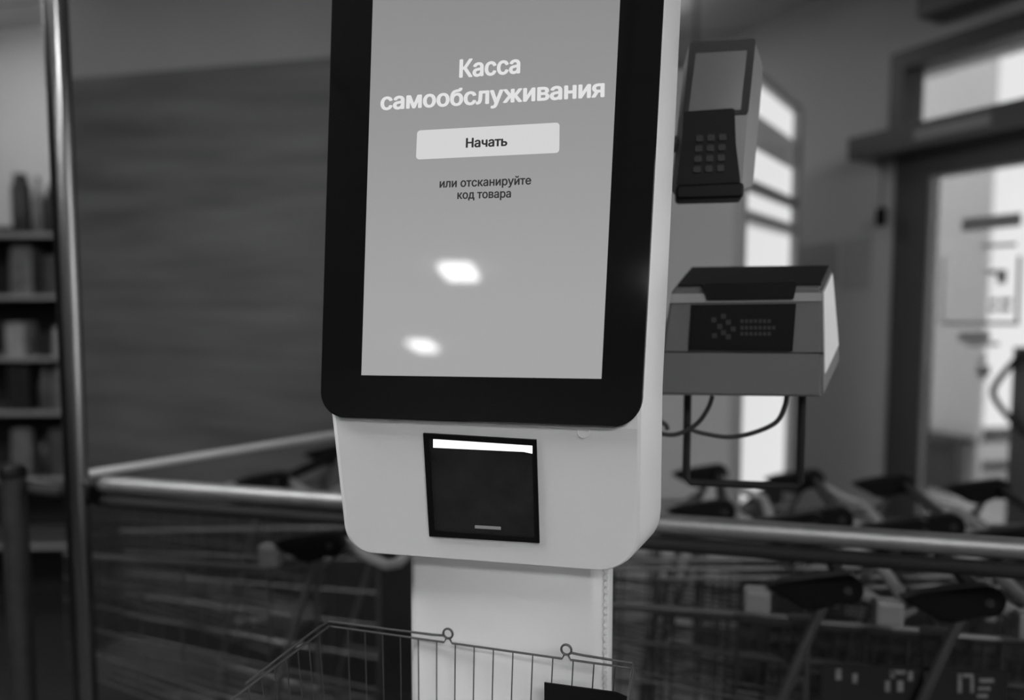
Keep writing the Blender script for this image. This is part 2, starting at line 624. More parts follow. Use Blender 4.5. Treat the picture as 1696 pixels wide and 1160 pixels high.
# ------------------------------------------------------------------ lamps on the ceiling
KY = R(3.6)
TILT = R(7)
KP = Plane(at(800, 640, 0.83), KY, TILT)          # the display plane of the checkout

class Bent(Plane):
    """display plane above the crease, the chin sloping back below it"""
    def crease(self, u, v, tilt):
        p = Plane.hit(self, u, v)
        self.b0 = (p - self.p0).dot(self.s)
        self.low = Plane(self.p0 + self.s * self.b0, KY, tilt)
    def ab(self, u, v):
        q = Plane.hit(self, u, v) - self.p0
        a, b = q.dot(self.r), q.dot(self.s)
        if b < self.b0:
            a, b = self.low.ab(u, v)
            b += self.b0
        return (a, b)
    def w(self, a, b, d=0.0):
        if b < self.b0:
            return self.low.w(a, b - self.b0, d)
        return Plane.w(self, a, b, d)
    def hit(self, u, v):
        return self.w(*self.ab(u, v))
FLAT = KP
KP = Bent(FLAT.p0, KY, TILT)
KP.crease(800, 703, R(-9))

def ceiling_hit_by_mirror(u, v):
    p = KP.w(*KP.ab(u, v), -0.0105)
    d = ray(u, v).normalized()
    o = d - KP.b * (2 * d.dot(KP.b))
    return p + o * ((CEIL - 0.06 - p.z) / o.z)

def ceiling_light(loc, rz, L, Wd, label, tubes=3, lampmat=None):
    t = thing('ceiling_light', label, 'ceiling light', (loc[0], loc[1], CEIL), rz, 'fluorescent ceiling lights')
    obj('housing', box(-L/2 - 0.02, L/2 + 0.02, -Wd/2 - 0.02, Wd/2 + 0.02, -0.02, 0, bevel=0.004), M['tray'], t, local=True)
    for k in range(tubes):
        y = -Wd/2 + Wd * (k + 0.5) / tubes
        w = Wd / tubes * 0.36
        obj('tube', box(-L/2 + 0.01, L/2 - 0.01, y - w, y + w, -0.06, -0.03, bevel=0.006), lampmat or M['lamp'], t, local=True)
    return t
q = [ceiling_hit_by_mirror(*p) for p in ((726, 444), (788, 444), (788, 467), (740, 467))]
c1 = sum(q, Vector()) / 4
ang1 = math.atan2((q[1] - q[0]).y, (q[1] - q[0]).x)
L1 = ((q[1] - q[0]).length + (q[2] - q[3]).length) / 2
W1 = ((q[0] + q[1]) / 2 - (q[2] + q[3]) / 2).length
q2 = [ceiling_hit_by_mirror(*p) for p in ((682, 570), (720, 570), (722, 583), (680, 583))]
c2 = sum(q2, Vector()) / 4
print('LAMPS', c1, L1, W1, math.degrees(ang1), c2, (q2[1] - q2[0]).length, (q2[0] - q2[3]).length)
ceiling_light(c1, ang1, L1, W1, 'fluorescent ceiling lamp mirrored in the middle of the display')
ceiling_light(c2, ang1, (q2[1] - q2[0]).length * 0.95, min(1.0, (q2[0] - q2[3]).length), 'fluorescent ceiling lamp mirrored small near the display bottom')
ceiling_light((1.3, -1.3), 0, 1.2, 0.6, 'unseen ceiling lamp added for fill light right of and behind the camera')  # this lamp and the next two are added to light the kiosk front
ceiling_light((-1.6, 0.1), 0, 1.2, 0.6, 'unseen ceiling lamp added for fill light to the left of the camera')
ceiling_light((1.0, -4.2), 0, 1.2, 0.6, 'unseen ceiling lamp added for fill light far behind on the right')
ceiling_light((-3.3, 2.5), 0, 1.2, 0.3, 'fluorescent ceiling lamp over the product shelves', 2, M['lamp_dim'])
ceiling_light((-0.75, 3.7), 0, 1.2, 0.25, 'unseen ceiling lamp added behind the partition to brighten the right wall', 2, M['lamp_dim'])  # added fill for the right wall and the ceiling there

# ------------------------------------------------------------------ self checkout kiosk
kbase = KP.w(0, 0, 0.06)
kiosk = thing('self_checkout_kiosk', 'white self checkout kiosk with black framed portrait touchscreen and scanner window', 'self-checkout', (kbase.x, kbase.y, 0), KY)
sh = rounded(KP.abs_([(562, -158), (1105, -158), (1066, 640), (1065, 703), (1063, 952), (573, 915), (549, 703), (542, 640)]),
             [0.03, 0.03, 0.0, 0.0, 0.05, 0.034, 0.0, 0.0], 10)
IR, IL = 23, 46                                   # the two ends of the crease
loops = []
for off, d in ((-0.006, 0.0), (-0.002, 0.0015), (0.0, 0.005), (0.009, 0.026), (0.021, 0.054), (0.022, 0.07), (0.012, 0.088), (-0.006, 0.096)):
    o2 = offset2(sh, off, off * 0.35)
    for i in (IR, IL):
        o2[i] = (o2[i][0], KP.b0)
    loops.append([KP.w(a, b, d) for a, b in o2])
bm = bmesh.new()
LV = [[bm.verts.new(p) for p in lp] for lp in loops]
n = len(sh)
for A, B in zip(LV, LV[1:]):
    for k in range(n):
        bm.faces.new((A[k], A[(k + 1) % n], B[(k + 1) % n], B[k]))
for lp in (LV[0], LV[-1]):                         # display half and chin half, meeting at the crease
    bm.faces.new(lp[IL:] + lp[:IR + 1])
    bm.faces.new(lp[IR:IL + 1])
shell = obj('housing', bm, M['white'], kiosk, smooth=True)
for p in shell.data.polygons:                     # flat front and back, smooth flanks
    if len(p.vertices) > 4:
        p.use_smooth = False
bz = rounded(FLAT.abs_([(559.5, -165), (1108.5, -165), (1062.5, 709), (535.5, 690)]), [0.03, 0.03, 0.034, 0.03], 10)
bezel = obj('bezel', slab(FLAT, bz, -0.010, 0.0005, 0.0012), M['black_glass'], kiosk)
bezel['label'] = 'glossy black display surround'
screen = obj('screen', quad_slab(KP, [(625.6, -85), (1032.2, -85), (997, 628), (604, 622)], -0.0104, -0.0095), M['display'], kiosk)
screen['label'] = 'lit grey display with white Cyrillic title and button'
lettering('title_text', KP, 'Касса', (764, 134.5), (864, 127), 28.5, -0.0104, M['text_white'], screen, 0.040)
lettering('title_text', KP, 'самообслуживания', (635, 187.5), (1002, 166), 27, -0.0104, M['text_white'], screen, 0.040)
obj('start_button', quad_slab(KP, [(695.5, 221.5), (928.5, 208.5), (928, 258), (693.5, 269)], -0.0107, -0.0104, 0.004), M['button'], screen)
lettering('button_text', KP, 'Начать', (775, 249.5), (843, 246.5), 15, -0.0107, M['text_dark'], screen, 0.040)
lettering('prompt_text', KP, 'или отсканируйте', (732, 315), (882, 309.5), 13.5, -0.0104, M['text_dark'], screen, 0.030)
lettering('prompt_text', KP, 'код товара', (761, 333.5), (849, 331), 13.5, -0.0104, M['text_dark'], screen, 0.030)
# scanner window in the chin
sc_px = [(702, 717), (889, 728), (894, 898), (712, 887)]
sp = KP.abs_(sc_px)
inn = KP.abs_([(711, 725.5), (882.5, 736), (886.5, 889), (720, 878)])
bm = bmesh.new()
o0 = [bm.verts.new(KP.w(a, b, -0.003)) for a, b in sp]
o1 = [bm.verts.new(KP.w(a, b, 0.0005)) for a, b in sp]
i0 = [bm.verts.new(KP.w(a, b, -0.003)) for a, b in inn]
i1 = [bm.verts.new(KP.w(a, b, 0.0005)) for a, b in inn]
for k in range(4):
    j = (k + 1) % 4
    for A, B in ((o0, i0), (i0, i1), (i1, o1), (o1, o0)):
        bm.faces.new((A[k], A[j], B[j], B[k]))
scan = obj('scanner_window', bm, M['black'], kiosk)
scan['label'] = 'black framed barcode reader window'
obj('glass', slab(KP, inn, -0.0012, 0.0003), mat('scanner_glass', 0.02, 0.12, var=0.3, scale=30), scan)
obj('bright_bar', quad_slab(KP, [(718, 727), (882, 738), (882, 751), (868, 748), (718, 741)], -0.0016, -0.0011), M['bar_glow'], scan)  # bright emissive strip along the top of the reader window
obj('mark', quad_slab(KP, [(787, 869.5), (830, 872), (830, 877), (787, 874.5)], -0.0016, -0.0011), M['led_dim'], scan)
bm = bmesh.new()
cc = KP.ab(966, 716)
add_tube(bm, ring_pts(KP.w(cc[0], cc[1], -0.0003), KP.r, KP.s, 0.0062, 20), 0.0006, 6, closed=True)
obj('power_button', bm, M['white'], kiosk)
# column and foot
CP0 = KP.w(*KP.ab(840, 930), 0.028)
CP = Plane((CP0.x, CP0.y, 0), KY, 0)
ca0 = CP.ab(681, 1050)[0]
ca1 = CP.ab(987, 1050)[0]
ztop = 1.42
colp = [(ca0, 0.012), (ca1, 0.012), (ca1, ztop), (ca0, ztop)]
loops = []
for off, d in ((-0.008, 0.0), (-0.002, 0.003), (0.003, 0.012), (0.016, 0.05), (0.017, 0.062), (0.0, 0.075)):
    loops.append([CP.w(a + (off if i in (1, 2) else -off), z, d) for i, (a, z) in enumerate(colp)])
obj('column', loft(loops), M['white'], kiosk, smooth=True)
obj('base_plate', slab(CP, [(ca0 - 0.1, 0), (ca1 + 0.1, 0), (ca1 + 0.1, 0.012), (ca0 - 0.1, 0.012)], -0.16, 0.22), M['white'], kiosk)
# ribbed strips along the right flank of column and head
def ribs(pl, a0, d, z0, z1, step, sx, sd):
    bm = bmesh.new()
    z = z0
    while z < z1:
        p = pl.w(a0, z, d)
        add_tube(bm, [p - pl.b * sd, p + pl.b * sd], sx, 6)
        z += step
    return bm
obj('ribbed_strip', ribs(CP, ca1 + 0.0105, 0.033, 0.6, 1.27, 0.0085, 0.0032, 0.012), M['white'], kiosk)

# shelf that carries the wire basket (below the frame)
BYAW = R(-2.6)
BP = Plane(CP.w((ca0 + ca1) / 2, 0, -0.017) , BYAW, 0)
zr = BP.ab(842, 1079)[1]
BZ0 = zr - 0.22
obj('shelf', slab(CP, [(ca0 - 0.03, BZ0 - 0.012), (ca1 + 0.03, BZ0 - 0.012), (ca1 + 0.03, BZ0), (ca0 - 0.03, BZ0)], -0.22, 0.0), M['white'], kiosk)

# ------------------------------------------------------------------ wire basket on the kiosk shelf
bl, brt = BP.ab(545, 1040)[0], BP.ab(1048, 1106)[0]
bd = 0.2
bloc = BP.w((bl + brt) / 2, 0, -bd / 2)
basket = thing('wire_basket', 'dark wire shopping basket against the kiosk column', 'basket', (bloc.x, bloc.y, BZ0), BYAW)
def bp(a, z, d):
    return BP.w(a, z, d)
ringL = BP.ab(742, 1047)
ringR = BP.ab(938, 1075)
def rimz(a):
    return zr
rim = [bp(bl, zr, 0), bp(ringL[0] - 0.004, zr, 0), bp(ringL[0] - 0.0015, zr + 0.006, 0)]
bm = bmesh.new()
add_tube(bm, [bp(bl, zr, 0), bp(ringL[0] - 0.005, zr, 0), bp(ringL[0] - 0.002, zr + 0.006, 0)], 0.0013, 6)
add_tube(bm, [bp(ringL[0] + 0.002, zr + 0.006, 0), bp(ringL[0] + 0.005, zr, 0), bp(ringR[0] - 0.005, zr, 0), bp(ringR[0] - 0.002, zr + 0.006, 0)], 0.0013, 6)
add_tube(bm, [bp(ringR[0] + 0.002, zr + 0.006, 0), bp(ringR[0] + 0.005, zr, 0), bp(brt, zr, 0)], 0.0013, 6)
add_tube(bm, [bp(bl, zr, 0), bp(bl - 0.01, zr, -bd), bp(brt + 0.01, zr, -bd), bp(brt, zr, 0)], 0.0016, 6)
for rr in (ringL, ringR):
    add_tube(bm, ring_pts(bp(rr[0], zr + 0.0115, 0), BP.r, BP.s, 0.0060, 18), 0.0014, 6, closed=True)
obj('rim', bm, M['wire'], basket)
bm = bmesh.new()
n = 16
step = (BP.ab(882, 1125)[0] - BP.ab(693, 1125)[0]) / 6
a_first = BP.ab(693, 1125)[0]
kk = -4
xs = [a_first + step * k for k in range(-8, 20)]
xs = [x for x in xs if bl + 0.004 < x < brt - 0.004]
mid = (bl + brt) / 2
for x in xs:
    xb = mid + (x - mid) * 0.93
    add_tube(bm, [bp(x, zr, 0.001), bp(xb, BZ0 + 0.002, -0.012), bp(xb, BZ0 + 0.002, -bd + 0.012), bp(x, zr, -bd)], 0.0008, 5)
for s_, e_ in ((bl, -1), (brt, 1)):
    for k in range(1, 9):
        d = -bd * k / 9
        add_tube(bm, [bp(s_ + e_ * 0.01 * k / 9, zr, d), bp(mid + (s_ - mid) * 0.93, BZ0 + 0.002, d)], 0.0008, 5)
for f in (0.33, 0.66):
    z = zr - (zr - BZ0) * f
    if f < 0.5:
        z = zr - 0.11
    x0_, x1_ = mid + (bl - mid) * (1 - .07 * f), mid + (brt - mid) * (1 - .07 * f)
    add_tube(bm, [bp(x0_, z, -0.004), bp(x1_, z, -0.004), bp(x1_, z, -bd + 0.004), bp(x0_, z, -bd + 0.004)], 0.0010, 5, closed=True)
obj('wire_mesh', bm, M['wire'], basket)
for rr, e_, end in ((ringL, -1, bl), (ringR, 1, brt)):
    bm = bmesh.new()
    p = [bp(rr[0] + e_ * 0.005, zr + 0.0085, 0), bp(rr[0] + e_ * 0.02, zr + 0.0075, 0.0), bp(end, zr + 0.006, 0),
         bp(end + e_ * 0.004, zr + 0.006, -0.02), bp(end + e_ * 0.008, zr + 0.006, -bd * 0.8)]
    add_tube(bm, p, 0.0014, 6)
    obj('handle', bm, M['wire'], basket)
PL = Plane(bp(0, 0, -0.006), BYAW, 0)
obj('label_plate', quad_slab(PL, [(902, 1130), (1020, 1146), (1042, 1155), (1040, 1250), (902, 1240)], -0.002, 0.0), M['black'], basket)

# ------------------------------------------------------------------ payment terminal on its arm
TP = Plane(at(1185, 200, 1.0), KY, R(6))
tp0 = TP.p0
tloc = TP.w(0, -0.11, 0.03)
term = thing('payment_terminal', 'grey card payment terminal with black keypad right of the kiosk', 'payment terminal', (tloc.x, tloc.y, tloc.z), KY)
fb = rounded(TP.abs_([(1141, 68), (1253, 62), (1232, 318), (1119, 322)]), 0.008, 5)
rb = rounded(TP.abs_([(1136, 80), (1271, 84), (1252, 306), (1112, 318)]), 0.012, 5)
loops = [[TP.w(a, b, 0.0) for a, b in offset2(fb, -0.003)], [TP.w(a, b, 0.004) for a, b in fb],
         [TP.w(a, b, 0.03) for a, b in rb], [TP.w(a, b, 0.045) for a, b in offset2(rb, -0.012)]]
obj('body', loft(loops), M['midgrey'], term, smooth=True)
obj('bezel', quad_slab(TP, [(1142, 70), (1252, 64), (1239, 190), (1130, 194)], -0.002, 0.001, 0.005), mat('terminal_bezel', 0.03, 0.5, spec=0.15), term)
obj('screen', quad_slab(TP, [(1152, 90), (1237, 85), (1226, 183), (1140, 187)], -0.003, -0.0015), M['pos_screen'], term)
kp_ = obj('keypad', quad_slab(TP, [(1132, 187), (1216, 181), (1218, 240), (1226, 306), (1120, 308), (1128, 240)], -0.005, 0.001, 0.004), M['black'], term)
for r_ in range(4):
    for c_ in range(3):
        u = 1152 + 19 * c_ - 1.2 * r_
        v = 227 + 17 * r_ - 1.0 * c_
        obj('key', quad_slab(TP, [(u, v), (u + 12, v - 0.6), (u + 12, v + 10), (u, v + 10.6)], -0.0075, -0.0045, 0.002), M['key'], kp_)
obj('card_slot', quad_slab(TP, [(1119, 309), (1231, 304), (1230, 330), (1119, 333)], -0.010, 0.02, 0.006, 0.003), M['black'], term)
# arm to the kiosk head
ka = KP.w(KP.ab(1066, 200)[0] - 0.03, KP.ab(1066, 200)[1], 0.101)
tb = TP.w(-0.02, 0.0, 0.045)
obj('mount_arm', tube([ka, ka + KP.b * 0.03, tb + TP.b * 0.03, tb], 0.011, 10), M['grey'], term, smooth=True)
obj('arm_plate', quad_slab(Plane(at(1105, 170, 0.935), KY, R(7)), [(1092, 108), (1114, 106), (1108, 232), (1084, 232)], 0.0, 0.02, 0.004), M['grey'], term)

# ------------------------------------------------------------------ receipt printer on its stand
PD = 1.0
PP = Plane(at(1240, 560, PD), KY, 0)
pl0 = PP.w(0, 0, 0.05)
prn = thing('receipt_printer', 'grey receipt printer with black badge mounted right of the kiosk', 'printer', (pl0.x, pl0.y, 0), KY)
ft = PP.abs_([(1112, 480), (1361, 478), (1363, 660), (1083, 655)])
PR = Plane(PP.w(0, 0, 0.09), KY, 0)
bk = PR.abs_([(1140, 446), (1377, 443), (1391, 600), (1090, 640)])
frontw = [PP.w(a, b, 0) for a, b in ft]
backw = [PR.w(a, b, 0) for a, b in bk]
bm = bmesh.new()
add_loft(bm, [frontw, backw])
bmesh.ops.bevel(bm, geom=bm.edges[:], offset=0.004, segments=2, affect='EDGES')
obj('body', bm, M['grey'], prn, smooth=False)
def lerp(a, b, t):
    return a + (b - a) * t
# sloping lid
nrm = (frontw[1] - frontw[0]).cross(backw[0] - frontw[0]).normalized()
if nrm.z < 0:
    nrm = -nrm
def patch(p00, p10, p11, p01, s0, s1, t0, t1, n_, th):
    def pt(s, t):
        return lerp(lerp(p00, p10, s), lerp(p01, p11, s), t)
    c = [pt(s0, t0), pt(s1, t0), pt(s1, t1), pt(s0, t1)]
    return loft([[q_ + n_ * th for q_ in c], [q_ - n_ * 0.001 for q_ in c]])
obj('lid', patch(frontw[0], frontw[1], backw[1], backw[0], 0.03, 0.985, 0.12, 0.97, nrm, 0.004), M['dark'], prn)
nr = (backw[1] - frontw[1]).cross(frontw[2] - frontw[1]).normalized()
if nr.dot(RT) < 0:
    nr = -nr
obj('daylit_side', patch(frontw[1], backw[1], backw[2], frontw[2], 0.08, 0.94, 0.05, 0.8, nr, 0.002), M['white'], prn)  # window light on this flank put in as a white panel
obj('paper_slot', quad_slab(PP, [(1163, 470), (1319, 467), (1313, 496), (1170, 498)], -0.006, 0.012, 0.003), M['black'], prn)
obj('ledge', quad_slab(PP, [(1112, 487), (1361, 485), (1361, 499), (1108, 502)], -0.003, 0.001, 0.002), M['ledge'], prn)
badge = obj('badge', quad_slab(PP, [(1145, 505), (1318, 503), (1312, 582), (1140, 580)], -0.003, 0.001), M['black'], prn)
badge['label'] = 'black badge with faint grey mark and lettering'
bm = bmesh.new()
def bm_px(u0, v0, u1, v1):
    q4 = PP.abs_([(u0, v0), (u1, v0), (u1, v1), (u0, v1)])
    add_loft(bm, [[PP.w(a, b, -0.0036) for a, b in q4], [PP.w(a, b, -0.003) for a, b in q4]])
for u, v in ((1182, 530), (1198, 524), (1192, 541), (1206, 534), (1183, 556), (1198, 551), (1206, 558), (1214, 545)):
    bm_px(u - 4, v - 4, u + 4, v + 4)
for v, w in ((532, 50), (543, 58), (553, 54)):
    u = 1226
    while u < 1226 + w - 4:
        bm_px(u, v - 3, u + 5, v + 3)
        u += 7.5
obj('badge_mark', bm, M['label_mark'], badge)
obj('front_seam', quad_slab(PP, [(1088, 582), (1364, 584), (1364, 586), (1088, 584)], -0.0006, 0.001), M['dark'], prn)
la = PR.hit(1137, 650) - PR.b * 0.03
lb = PR.hit(1322, 650) - PR.b * 0.03
zc = PR.hit(1290, 797).z
hang = [la + ZZ * 0.01, Vector((la.x, la.y, zc + 0.006)), Vector((la.x, la.y, zc)) + PR.r * 0.006, Vector((lb.x, lb.y, zc)) - PR.r * 0.006, Vector((lb.x, lb.y, zc + 0.006)), lb + ZZ * 0.01]
obj('hanging_frame', tube(hang, 0.0055, 8), M['dark'], prn, smooth=True)
kq = KP.ab(1060, 560)
kk_ = KP.w(kq[0] - 0.03, kq[1], 0.101)
pm = PR.w(*PR.ab(1125, 540), 0.0)
obj('mount_arm', tube([kk_, kk_ + KP.b * 0.05, pm + PR.b * 0.04, pm - PR.b * 0.005], 0.012, 10), M['grey'], prn, smooth=True)
# cables under it
CB = Plane(PP.w(0, 0, 0.03), KY, 0)
def cable(pts, r, label):
    w = [CB.hit(*p) for p in pts]
    o = obj('cable', tube(smooth_path(w, 8), r, 6), M['cable'], None, smooth=True, origin=w[0])
    return tag(o, label, 'cable')
cable([(1180, 656), (1172, 678), (1152, 704), (1118, 720), (1085, 716), (1068, 708), (1072, 699), (1088, 697), (1102, 703), (1106, 712)], 0.0035, 'black cable curling from the printer underside towards the kiosk flank')
cable([(1303, 652), (1300, 672), (1285, 700), (1245, 718), (1205, 724), (1165, 718), (1144, 712)], 0.0035, 'black cable sagging between the two sides of the frame hanging under the printer')

# ------------------------------------------------------------------ barrier of chrome tube
RY = 1.236
RZ = 1.12
px_l = at_y(114, 500, 1.196).x + 0.024
bar = thing('barrier_rail', 'long horizontal chrome barrier rail behind the kiosk in front of the carts', 'barrier', (0.4, RY, 0))
obj('rail', tube([(px_l, RY, RZ), (2.3, RY, RZ)], 0.0165, 14), M['chrome'], bar, smooth=True)
obj('shaded_underside', tube([(px_l, RY, RZ - 0.034), (2.3, RY, RZ - 0.034)], 0.012, 12), M['dark'], bar, smooth=True)  # dark tube added for the shaded underside of the rail
for x in (2.2,):
    obj('post', tube([(x, RY, 0), (x, RY, RZ)], 0.02, 14), M['chrome'], bar, smooth=True)
pt = at_y(114, 500, 1.196)
post = thing('barrier_post', 'tall chrome post at the left end of the barrier rail', 'post', (pt.x, pt.y, 0))
obj('pole', tube([(pt.x, pt.y, 0.006), (pt.x, pt.y, CEIL)], 0.0215, 32), M['post_steel'], post, smooth=True)
obj('base_plate', box(pt.x - 0.06, pt.x + 0.06, pt.y - 0.06, pt.y + 0.06, 0, 0.008), M['chrome'], post)
bm = bmesh.new()
add_tube(bm, [(pt.x - 0.06, pt.y + 0.03, RZ - 0.02), (pt.x + 0.018, pt.y + 0.036, RZ - 0.02)], 0.021, 12)
obj('clamp', bm, M['black'], post, smooth=True)
A0 = at_z(143, 786, RZ)
A1 = at_z(550, 721, RZ)
A1 = A0 + (A1 - A0) * 1.06
obj('swing_arm', tube([(pt.x, pt.y + 0.02, RZ + 0.003), A0, A1], 0.009, 12), M['pale_tube'], post, smooth=True)
pt2 = at_y(27, 900, 1.2)
z2 = at_y(27, 772, 1.2).z
p2 = thing('barrier_post', 'short dark post beside the tall chrome post at far left', 'post', (pt2.x, pt2.y, 0))
obj('pole', tube([(pt2.x, pt2.y, 0.006), (pt2.x, pt2.y, z2 - 0.012)], 0.023, 18), M['steel'], p2, smooth=True)
bm = bmesh.new()
add_lathe(bm, [(0.025, -0.012), (0.025, 0.0), (0.02, 0.008), (0.006, 0.012)], (pt2.x, pt2.y, z2 - 0.01), 18)
obj('cap', bm, M['black'], p2, smooth=True)
obj('base_plate', box(pt2.x - 0.055, pt2.x + 0.055, pt2.y - 0.06, pt2.y + 0.06, 0, 0.008), M['chrome'], p2)
bm = bmesh.new()
add_tube(bm, [(pt2.x, pt2.y + 0.02, z2 - 0.05), (pt.x - 0.062, pt.y + 0.03, RZ - 0.02)], 0.014, 10)
obj('link_tube', bm, M['dark'], p2, smooth=True)

# ------------------------------------------------------------------ shopping carts (nose towards -X, handle across Y)
CW = 0.37
def make_cart(label, group):
    t = thing('shopping_cart', label, 'shopping cart', (0, 0, 0), 0, group)
    # local: handle centre line at x=0, y 0..CW, z 1.0
    obj('handle', tube([(0, 0.012, 1.0), (0, CW - 0.012, 1.0)], 0.013, 12), M['black'], t, smooth=True, local=True)
    hub = [(0.026 * math.cos(a), 0.026 * math.sin(a)) for a in [R(d) for d in range(-110, 101, 15)]]
    outline = hub + [(-0.05, 0.016), (-0.105, 0.003), (-0.13, -0.008), (-0.118, -0.016), (-0.095, -0.026), (-0.07, -0.04), (-0.05, -0.041), (-0.025, -0.033)]
    for y0, y1 in ((-0.016, 0.016), (CW - 0.016, CW + 0.016)):
        bm = bmesh.new()
        add_wedge(bm, (0, 0, 1.0), outline, y0, y1)
        bmesh.ops.recalc_face_normals(bm, faces=bm.faces[:])
        es = [e for e in bm.edges if abs(e.verts[0].co.y - e.verts[1].co.y) < 1e-6]
        bmesh.ops.bevel(bm, geom=es, offset=0.005, segments=2, affect='EDGES')
        h = obj('handle_end', bm, M['black'], t, local=True)
        bm = bmesh.new()
        yy = y0 - 0.001 if y0 < 0.1 else y1 + 0.001
        add_tube(bm, [(0.0, yy - 0.0015, 1.0), (0.0, yy + 0.0015, 1.0)], 0.007, 10)
        obj('screw', bm, M['key'], h, local=True)
    # raked tubes from the handle down to the chassis
    for y, sy in ((-0.002, 1), (CW + 0.002, -1)):
        p = smooth_path([(-0.01, y, 0.995), (-0.05, y, 0.93), (-0.15, y, 0.62), (-0.20, y, 0.40), (-0.205, y + 0.02 * sy, 0.27), (-0.19, y + 0.042 * sy, 0.188)], 5)
        obj('upright', tube(p, 0.009, 8), M['tube'], t, smooth=True, local=True)
    # stirrup bar behind the handle
    p = [(0.0, 0.035, 0.998), (0.06, 0.035, 0.965), (0.10, 0.035, 0.951), (0.118, 0.055, 0.95), (0.118, CW - 0.055, 0.95), (0.10, CW - 0.035, 0.951), (0.06, CW - 0.035, 0.965), (0.0, CW - 0.035, 0.998)]
    obj('stirrup_bar', tube(p, 0.011, 8), M['bar_grey'], t, smooth=True, local=True)
    # basket of wire
    def sec(s):            # s 0 rear .. 1 nose -> x, inset, bottom z, rim z
        return (-0.055 - 0.70 * s, 0.03 + 0.065 * s, 0.50 + 0.10 * s, 0.925 - 0.045 * s)
    bm = bmesh.new()
    x0, i0_, b0, r0 = sec(0)
    x1, i1_, b1, r1 = sec(1)
    add_tube(bm, [(x0, i0_, r0), (x1, i1_, r1), (x1, CW - i1_, r1), (x0, CW - i0_, r0)], 0.0058, 6, closed=True)
    add_tube(bm, [(x0, i0_, r0), (x0, i0_, b0), (x0, CW - i0_, b0), (x0, CW - i0_, r0)], 0.005, 6)
    for y in (0.0, CW):
        ii = i0_ if y == 0 else CW - i0_
        add_tube(bm, [(x0 - 0.03, ii, r0), (-0.05, y, 0.94)], 0.007, 6)
        add_tube(bm, [(x0, ii, b0 + 0.1), (-0.16, y + (-0.002 if y == 0 else 0.002), b0 + 0.09)], 0.006, 6)
    bk_ = obj('basket_rim', bm, M['tube'], t, local=True)
    bm = bmesh.new()
    NV, NH = 6, 5
    for k in range(1, NV + 1):
        s = k / NV
        x, i_, b_, r_ = sec(s)
        add_tube(bm, [(x, i_, r_), (x - 0.01, i_, b_), (x - 0.01, CW - i_, b_), (x, CW - i_, r_)], 0.0024, 4)
    for k in range(1, NH + 1):
        f = k / NH
        for sd in (0, 1):
            A = (x0, i0_ if sd == 0 else CW - i0_, r0 + (b0 - r0) * f)
            B = (x1, i1_ if sd == 0 else CW - i1_, r1 + (b1 - r1) * f)
            add_tube(bm, [A, B], 0.0026, 4)
        add_tube(bm, [(x1, i1_, r1 + (b1 - r1) * f), (x1, CW - i1_, r1 + (b1 - r1) * f)], 0.0026, 4)
    for k in range(1, 8):
        f = k / 8
        add_tube(bm, [(x1, i1_ + (CW - 2 * i1_) * f, r1), (x1 - 0.004, i1_ + (CW - 2 * i1_) * f, b1), (x0, i0_ + (CW - 2 * i0_) * f, b0)], 0.0024, 4)
    obj('basket_wires', bm, M['steel'], t, local=True)
    # coin lock hanging under the near corner of the handle
    bm = box(-0.168, -0.122, -0.010, 0.018, 0.940, 0.985, bevel=0.008)
    lk = obj('coin_lock', bm, M['midgrey'], t, local=True)
    lk['label'] = 'pale grey coin lock'
    obj('lock_arm', tube([(-0.09, 0.008, 0.985), (-0.13, 0.006, 0.97)], 0.006, 6), M['tube'], lk, local=True)
    # chassis
    bm = bmesh.new()
    for y, e_ in ((-0.008, 1), (CW + 0.008, -1)):
        add_tube(bm, [(0.10, y, 0.19), (-0.2, y + e_ * 0.05, 0.18), (-0.62, y + e_ * 0.108, 0.17)], 0.009, 8)
    add_tube(bm, [(-0.62, 0.1, 0.17), (-0.62, CW - 0.1, 0.17)], 0.009, 8)
    obj('chassis', bm, M['tube'], t, smooth=True, local=True)
    for x, y in ((0.10, -0.008), (0.10, CW + 0.008), (-0.60, 0.097), (-0.60, CW - 0.097)):
        bm = bmesh.new()
        add_tube(bm, [(x, y - 0.012, 0.052), (x, y + 0.012, 0.052)], 0.052, 16)
        w = obj('wheel', bm, M['rubber'], t, local=True)
        bm = bmesh.new()
        add_box(bm, x - 0.012, x + 0.012, y - 0.017, y - 0.013, 0.045, 0.12)
        add_box(bm, x - 0.012, x + 0.012, y + 0.013, y + 0.017, 0.045, 0.12)
        add_box(bm, x - 0.014, x + 0.014, y - 0.017, y + 0.017, 0.115, 0.13)
        add_tube(bm, [(x, y, 0.128), (x, y, 0.185)], 0.006, 8)
        obj('caster_fork', bm, M['tube'], w, local=True)
    return t
AY = 1.338
BY = 1.765
GA, GB = 'shopping carts in the front row', 'shopping carts in the back row'
order = ['first', 'second', 'third', 'fourth', 'fifth', 'sixth']
cart0 = make_cart('front row shopping cart alone at lower left of the kiosk', GA)
cart0.location = (-0.696, AY, 0)
spots = [((-1.076, BY), 'back row shopping cart left of the kiosk under the wood panel', GB)]
for k, x in enumerate((0.267, 0.481, 0.695, 0.909)):
    spots.append(((x, AY), f'{order[k]} shopping cart right of the kiosk in the near row below the rail', GA))
for k, x in enumerate((0.083, 0.336, 0.56, 0.785, 1.01)):
    spots.append(((x, BY), f'{order[k]} shopping cart right of the kiosk in the far row behind the rail', GB))
for (x, y), lab, g in spots:
    c = copy_tree(cart0)
    c.location = (x, y, 0)
    c['label'] = lab
    c['group'] = g
    if abs(x - 0.695) < 1e-6:
        sign_cart = c
